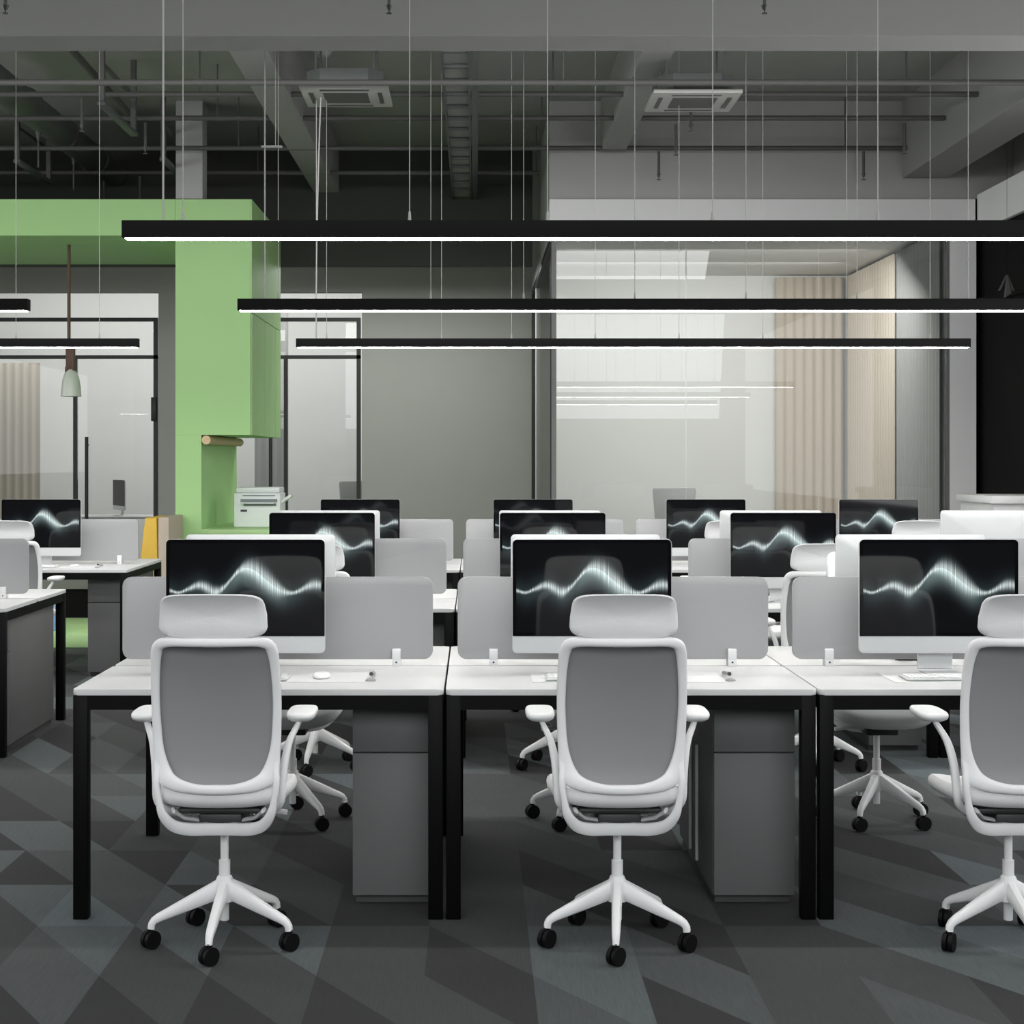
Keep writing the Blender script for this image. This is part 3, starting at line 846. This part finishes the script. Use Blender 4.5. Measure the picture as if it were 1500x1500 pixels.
def make_sprinkler():
    r = empty('ceiling_sprinkler')
    MB().cyl((0, 0, 0), (0, 0, -.2), .012, n=10).build('drop_pipe', 'pipe_paint', r)
    MB().cyl((0, 0, -.2), (0, 0, -.23), .018, .008, n=10).cyl((0, 0, -.23), (0, 0, -.25), .004, n=8).cyl((0, 0, -.25), (0, 0, -.255), .02, n=14).build('nozzle', 'pipe_paint', r)
    return r
sp0 = make_sprinkler(); first = [True]
for px, py, y, d in ((990, 180, 13.15, 'below the right air conditioner'), (965, 220, 14.33, 'above the white header band, left of centre'), (1265, 220, 14.33, 'above the white header band, to the right'),
                  (1012, 142, 12.3, 'against the right air conditioner panel'), (1325, 178, 13.15, 'near the right beam'), (213, 178, 13.15, 'above the green canopy on the left'), (205, 257, 15.6, 'just over the green canopy'), (120, 142, 12.3, 'beside the round duct')):
    tag(place(sp0, first, (X(px, y), y, Z(py, y) - .01)), f'ceiling sprinkler head on a short drop pipe {d}', 'sprinkler', 'ceiling sprinklers')
for px, d in ((8, 'far left before the beam'), (570, 'left of centre before the beam'), (1120, 'right of centre before the beam')):
    y = 7.4; o = empty('ceiling_sprinkler', (X(px, y), y, 0)); tag(o, f'sprinkler head at the top edge, {d}', 'sprinkler', 'sprinklers before the beam')
    zz = Z(8, y)
    MB().cyl((0, 0, zz), (0, 0, HC), .008, n=8).build('drop_pipe', 'pipe_paint', o)
    MB().cyl((0, 0, zz - .02), (0, 0, zz), .008, .016, n=10).cyl((0, 0, zz - .035), (0, 0, zz - .02), .003, n=8).cyl((0, 0, zz - .038), (0, 0, zz - .035), .013, n=12).build('nozzle', 'pen_dark', o)

def make_cassette():
    r = empty('ceiling_air_conditioner'); w = .305
    f = MB().box(-w, w, 0, .61, 0, .028, .006)
    f.build('panel', 'cassette_white', r)
    MB().box(-.155, .155, .15, .46, -.004, -.0003).build('grille', 'cassette_dark', r, smooth=False)
    MB().box(-.17, .17, .055, .085, -.004, -.0003).box(-.17, .17, .53, .56, -.004, -.0003).box(-.255, -.225, .14, .47, -.004, -.0003).box(.225, .255, .14, .47, -.004, -.0003).build('air_slot', 'cassette_dark', r, smooth=False)
    c_ = .10; b0 = .265
    oc = [(-b0 + c_, .045), (b0 - c_, .045), (b0, .045 + c_), (b0, .565 - c_), (b0 - c_, .565), (-b0 + c_, .565), (-b0, .565 - c_), (-b0, .045 + c_)]
    slab(oc, .0285, .15, .006).build('body', 'duct_metal', r)
    for x in (-.2, .2):
        for y in (.12, .48): MB().cyl((x, y, .15), (x, y, HC - 4.02), .008, n=8).build('hanger', 'pipe_paint', r)
    return r
ac = make_cassette(); first = [True]
tag(place(ac, first, (X(503, 11), 11, 4.02)), 'square cassette air conditioner hanging left of the cable ladder', 'air conditioner', 'cassette air conditioners')
tag(place(ac, first, (X(1023, 11), 11, 3.985)), 'square cassette air conditioner hanging above the glass office side', 'air conditioner', 'cassette air conditioners')

ct = empty('cable_ladder'); tag(ct, 'suspended cable ladder running away under the slab at centre', 'cable tray')
MB().box(-.228, -.213, 8.32, YB - .02, 4.16, 4.225).box(-.045, -.03, 8.32, YB - .02, 4.16, 4.225).build('side_rail', 'duct_metal', ct, smooth=False)
y = 8.5
while y < YB - .2:
    MB().box(-.213, -.045, y, y + .05, 4.165, 4.185).build('rung', 'duct_metal', ct, smooth=False); y += .42
MB().box(-.211, -.047, 8.32, YB - .02, 4.19, 4.205).build('cable_bed', 'beam_paint', ct, smooth=False)
cd = MB().box(-.022, .03, 8.32, YB - .02, 4.16, 4.22, .004).build('cable_trunking', 'duct_metal'); tag(cd, 'narrow closed trunking beside the cable ladder', 'trunking')

du = empty('ventilation_duct'); tag(du, 'round ventilation duct running away at the upper left', 'duct')
MB().cyl((-3.85, 9.2, 4.52), (-3.72, YB - .05, 4.42), .13, n=24).build('tube', 'duct_metal', du)
for i in range(5):
    y = 11.2 + i * 1.15; xx = -3.85 + .13 * (y - 9.2) / 7.4
    MB().cyl((xx, y, 4.52 - .1 * (y - 9.2) / 7.4), (xx, y + .07, 4.52 - .1 * (y - 9.2) / 7.4), .148, n=24).build('collar', 'pipe_paint', du)
    MB().cyl((xx - .02, y + .5, 4.4), (xx - .02, y + .5, 4.26), .035, .012, n=12).cyl((xx - .02, y + .5, 4.26), (xx - .02, y + .5, 4.02), .008, n=8).build('outlet', 'duct_metal', du)
du2 = MB().cyl((-2.96, 8.6, 4.56), (-3.02, 14.2, 4.50), .03, n=14).build('conduit', 'pipe_paint'); tag(du2, 'thin conduit running away right of the round duct', 'conduit')
rails = [(-4.04, 14.2, 15.3, 'lower left by the green canopy', 4.1), (-2.76, 11.9, 13.06, 'in the middle of the dark void', 4.1), (-2.73, 14.1, 15.2, 'left of the light grey column', 4.1)]
for x, y0, y1, d, z in rails:
    o = empty('hanging_rail_frame', (x, y0, z)); tag(o, f'hanging metal U-frame below the slab, {d}', 'bracket', 'hanging rail frames')
    L = y1 - y0
    MB().box(-.03, .03, 0, L, 0, .03, .003).build('bottom_rail', 'duct_metal', o)
    MB().box(-.02, .02, 0, .05, .031, HC - z).build('post', 'pipe_paint', o, smooth=False)
    MB().box(-.02, .02, L - .05, L, .031, HC - z).build('post', 'pipe_paint', o, smooth=False)
    MB().box(-.012, .012, .051, L - .051, .3, .33).build('top_rail', 'pipe_paint', o, smooth=False)
sd = MB().lathe((X(472, 12.7), 12.7, HC - .055), [(.035, 0), (.06, .008), (.075, .03), (.08, .054)]).build('smoke_detector', 'cassette_white')
tag(sd, 'white round smoke detector on the slab just past the cross beam', 'smoke detector')
tb = empty('cord_bracket', (X(398, 8.55), 8.55, Z(215, 8.55))); tag(tb, 'short white cross bar holding the cords left of centre', 'bracket')
MB().cyl((-.055, 0, 0), (.055, 0, 0), .006, n=10).build('bar', 'cable_white', tb)
MB().cyl((0.02, 0, .006), (0.02, 0, HC - Z(215, 8.55)), .002, n=8).build('wire', 'cable_white', tb)
# white cord drooping from the left air conditioner
fc = MB().sweep(crom([(X(470, 11.2), 11.2, 4.0), (X(467, 11.25), 11.25, 3.6), (X(464, 11.33), 11.33, 3.0), (X(463, 11.37), 11.37, 2.345)], 8), .005, n=8).build('flex_cord', 'cable_white')
tag(fc, 'white flexible cord slanting down from the left air conditioner', 'cord')

# ------------------------------------------------------------------ behind the glass
o = empty('office_table', (-4.5, 21.0, 0)); tag(o, 'white table behind the left glass door', 'table')
MB().box(-1.0, .9, -.4, .4, .72, .75, .004).build('tabletop', 'desk_white', o)
for x in (-.95, .8):
    for y in (-.35, .3): MB().box(x, x + .05, y, y + .05, 0, .72).build('leg', 'frame_grey', o, smooth=False)
o = copy_tree(mon0); o.location = (X(174, 20.9), 20.9, .012); o.rotation_euler.z = math.radians(-62)
for k in o.children:
    if k.name.startswith('screen'):
        k.material_slots[0].link = 'OBJECT'; k.material_slots[0].material = MATS['pen_dark']
tag(o, 'computer turned sideways behind the left glass door', 'computer', 'computers behind glass')
def shell_chair(x, y, rz, label):
    o = empty('office_chair', (x, y, 0), rz); tag(o, label, 'chair', 'pale chairs behind glass')
    MB().prism([(-.17, .62), (.17, .62), (.215, 1.18), (.2, 1.2), (-.2, 1.2), (-.215, 1.18)], -.22, -.19, .008).build('backrest', 'back_shell', o)
    MB().box(-.22, .22, -.2, .22, .43, .49, .02).build('seat', 'back_shell', o)
    MB().box(-.03, .03, -.225, -.2, .45, .7, .004).build('back_support', 'back_shell', o)
    MB().cyl((0, 0, .06), (0, 0, .43), .02).build('post', 'frame_grey', o)
    MB().cyl((0, 0, 0), (0, 0, .06), .26, .03, n=28).build('foot', 'frame_grey', o)
shell_chair(X(984, 16.2), 16.2, 0, 'pale grey chair with tapered back inside the glass office')
shell_chair(X(515, 21.0), 21.0, .3, 'pale grey chair behind the right glass door beside the grey wall')
# white counter at the right edge
o = empty('reception_counter', (0, 0, 0)); tag(o, 'white counter with overhanging top at the right picture edge', 'counter')
MB().box(X(1452, 12.3), 4.5, 12.3, 13.2, Z(738, 12.3), Z(727, 12.3), .006).build('countertop', 'wall_white', o)
MB().box(X(1452, 12.3) + .03, 4.5, 12.33, 13.17, 0, Z(738, 12.3) - .0005).build('body', 'wall_white', o, smooth=False)
# folded paper ornament on the dark side
y = 13.3; o = empty('paper_ornament', (X(1475, y), y, Z(440, y))); tag(o, 'dim grey folded arrow-shaped ornament against the dark opening', 'ornament')
MB().cyl((0, 0, .2), (0, 0, HC - Z(440, y)), .0012, n=6).build('string', 'wall_black', o)
def shard(pts, d, nm):
    MB().prism([(a / 166.0, -b_ / 166.0) for a, b_ in pts], -d, d).build(nm, 'pipe_paint', o, smooth=False)
shard([(-3, 35 - 40), (0, -35), (5, 30 - 40), (6, -10), (-3, -4)], .02, 'centre_fold')
shard([(-12, -13), (-1, -35), (-4, -26), (-9, -14)], .012, 'wing')
shard([(10, -13), (1, -35), (5, -24), (7, -14)], .012, 'wing')
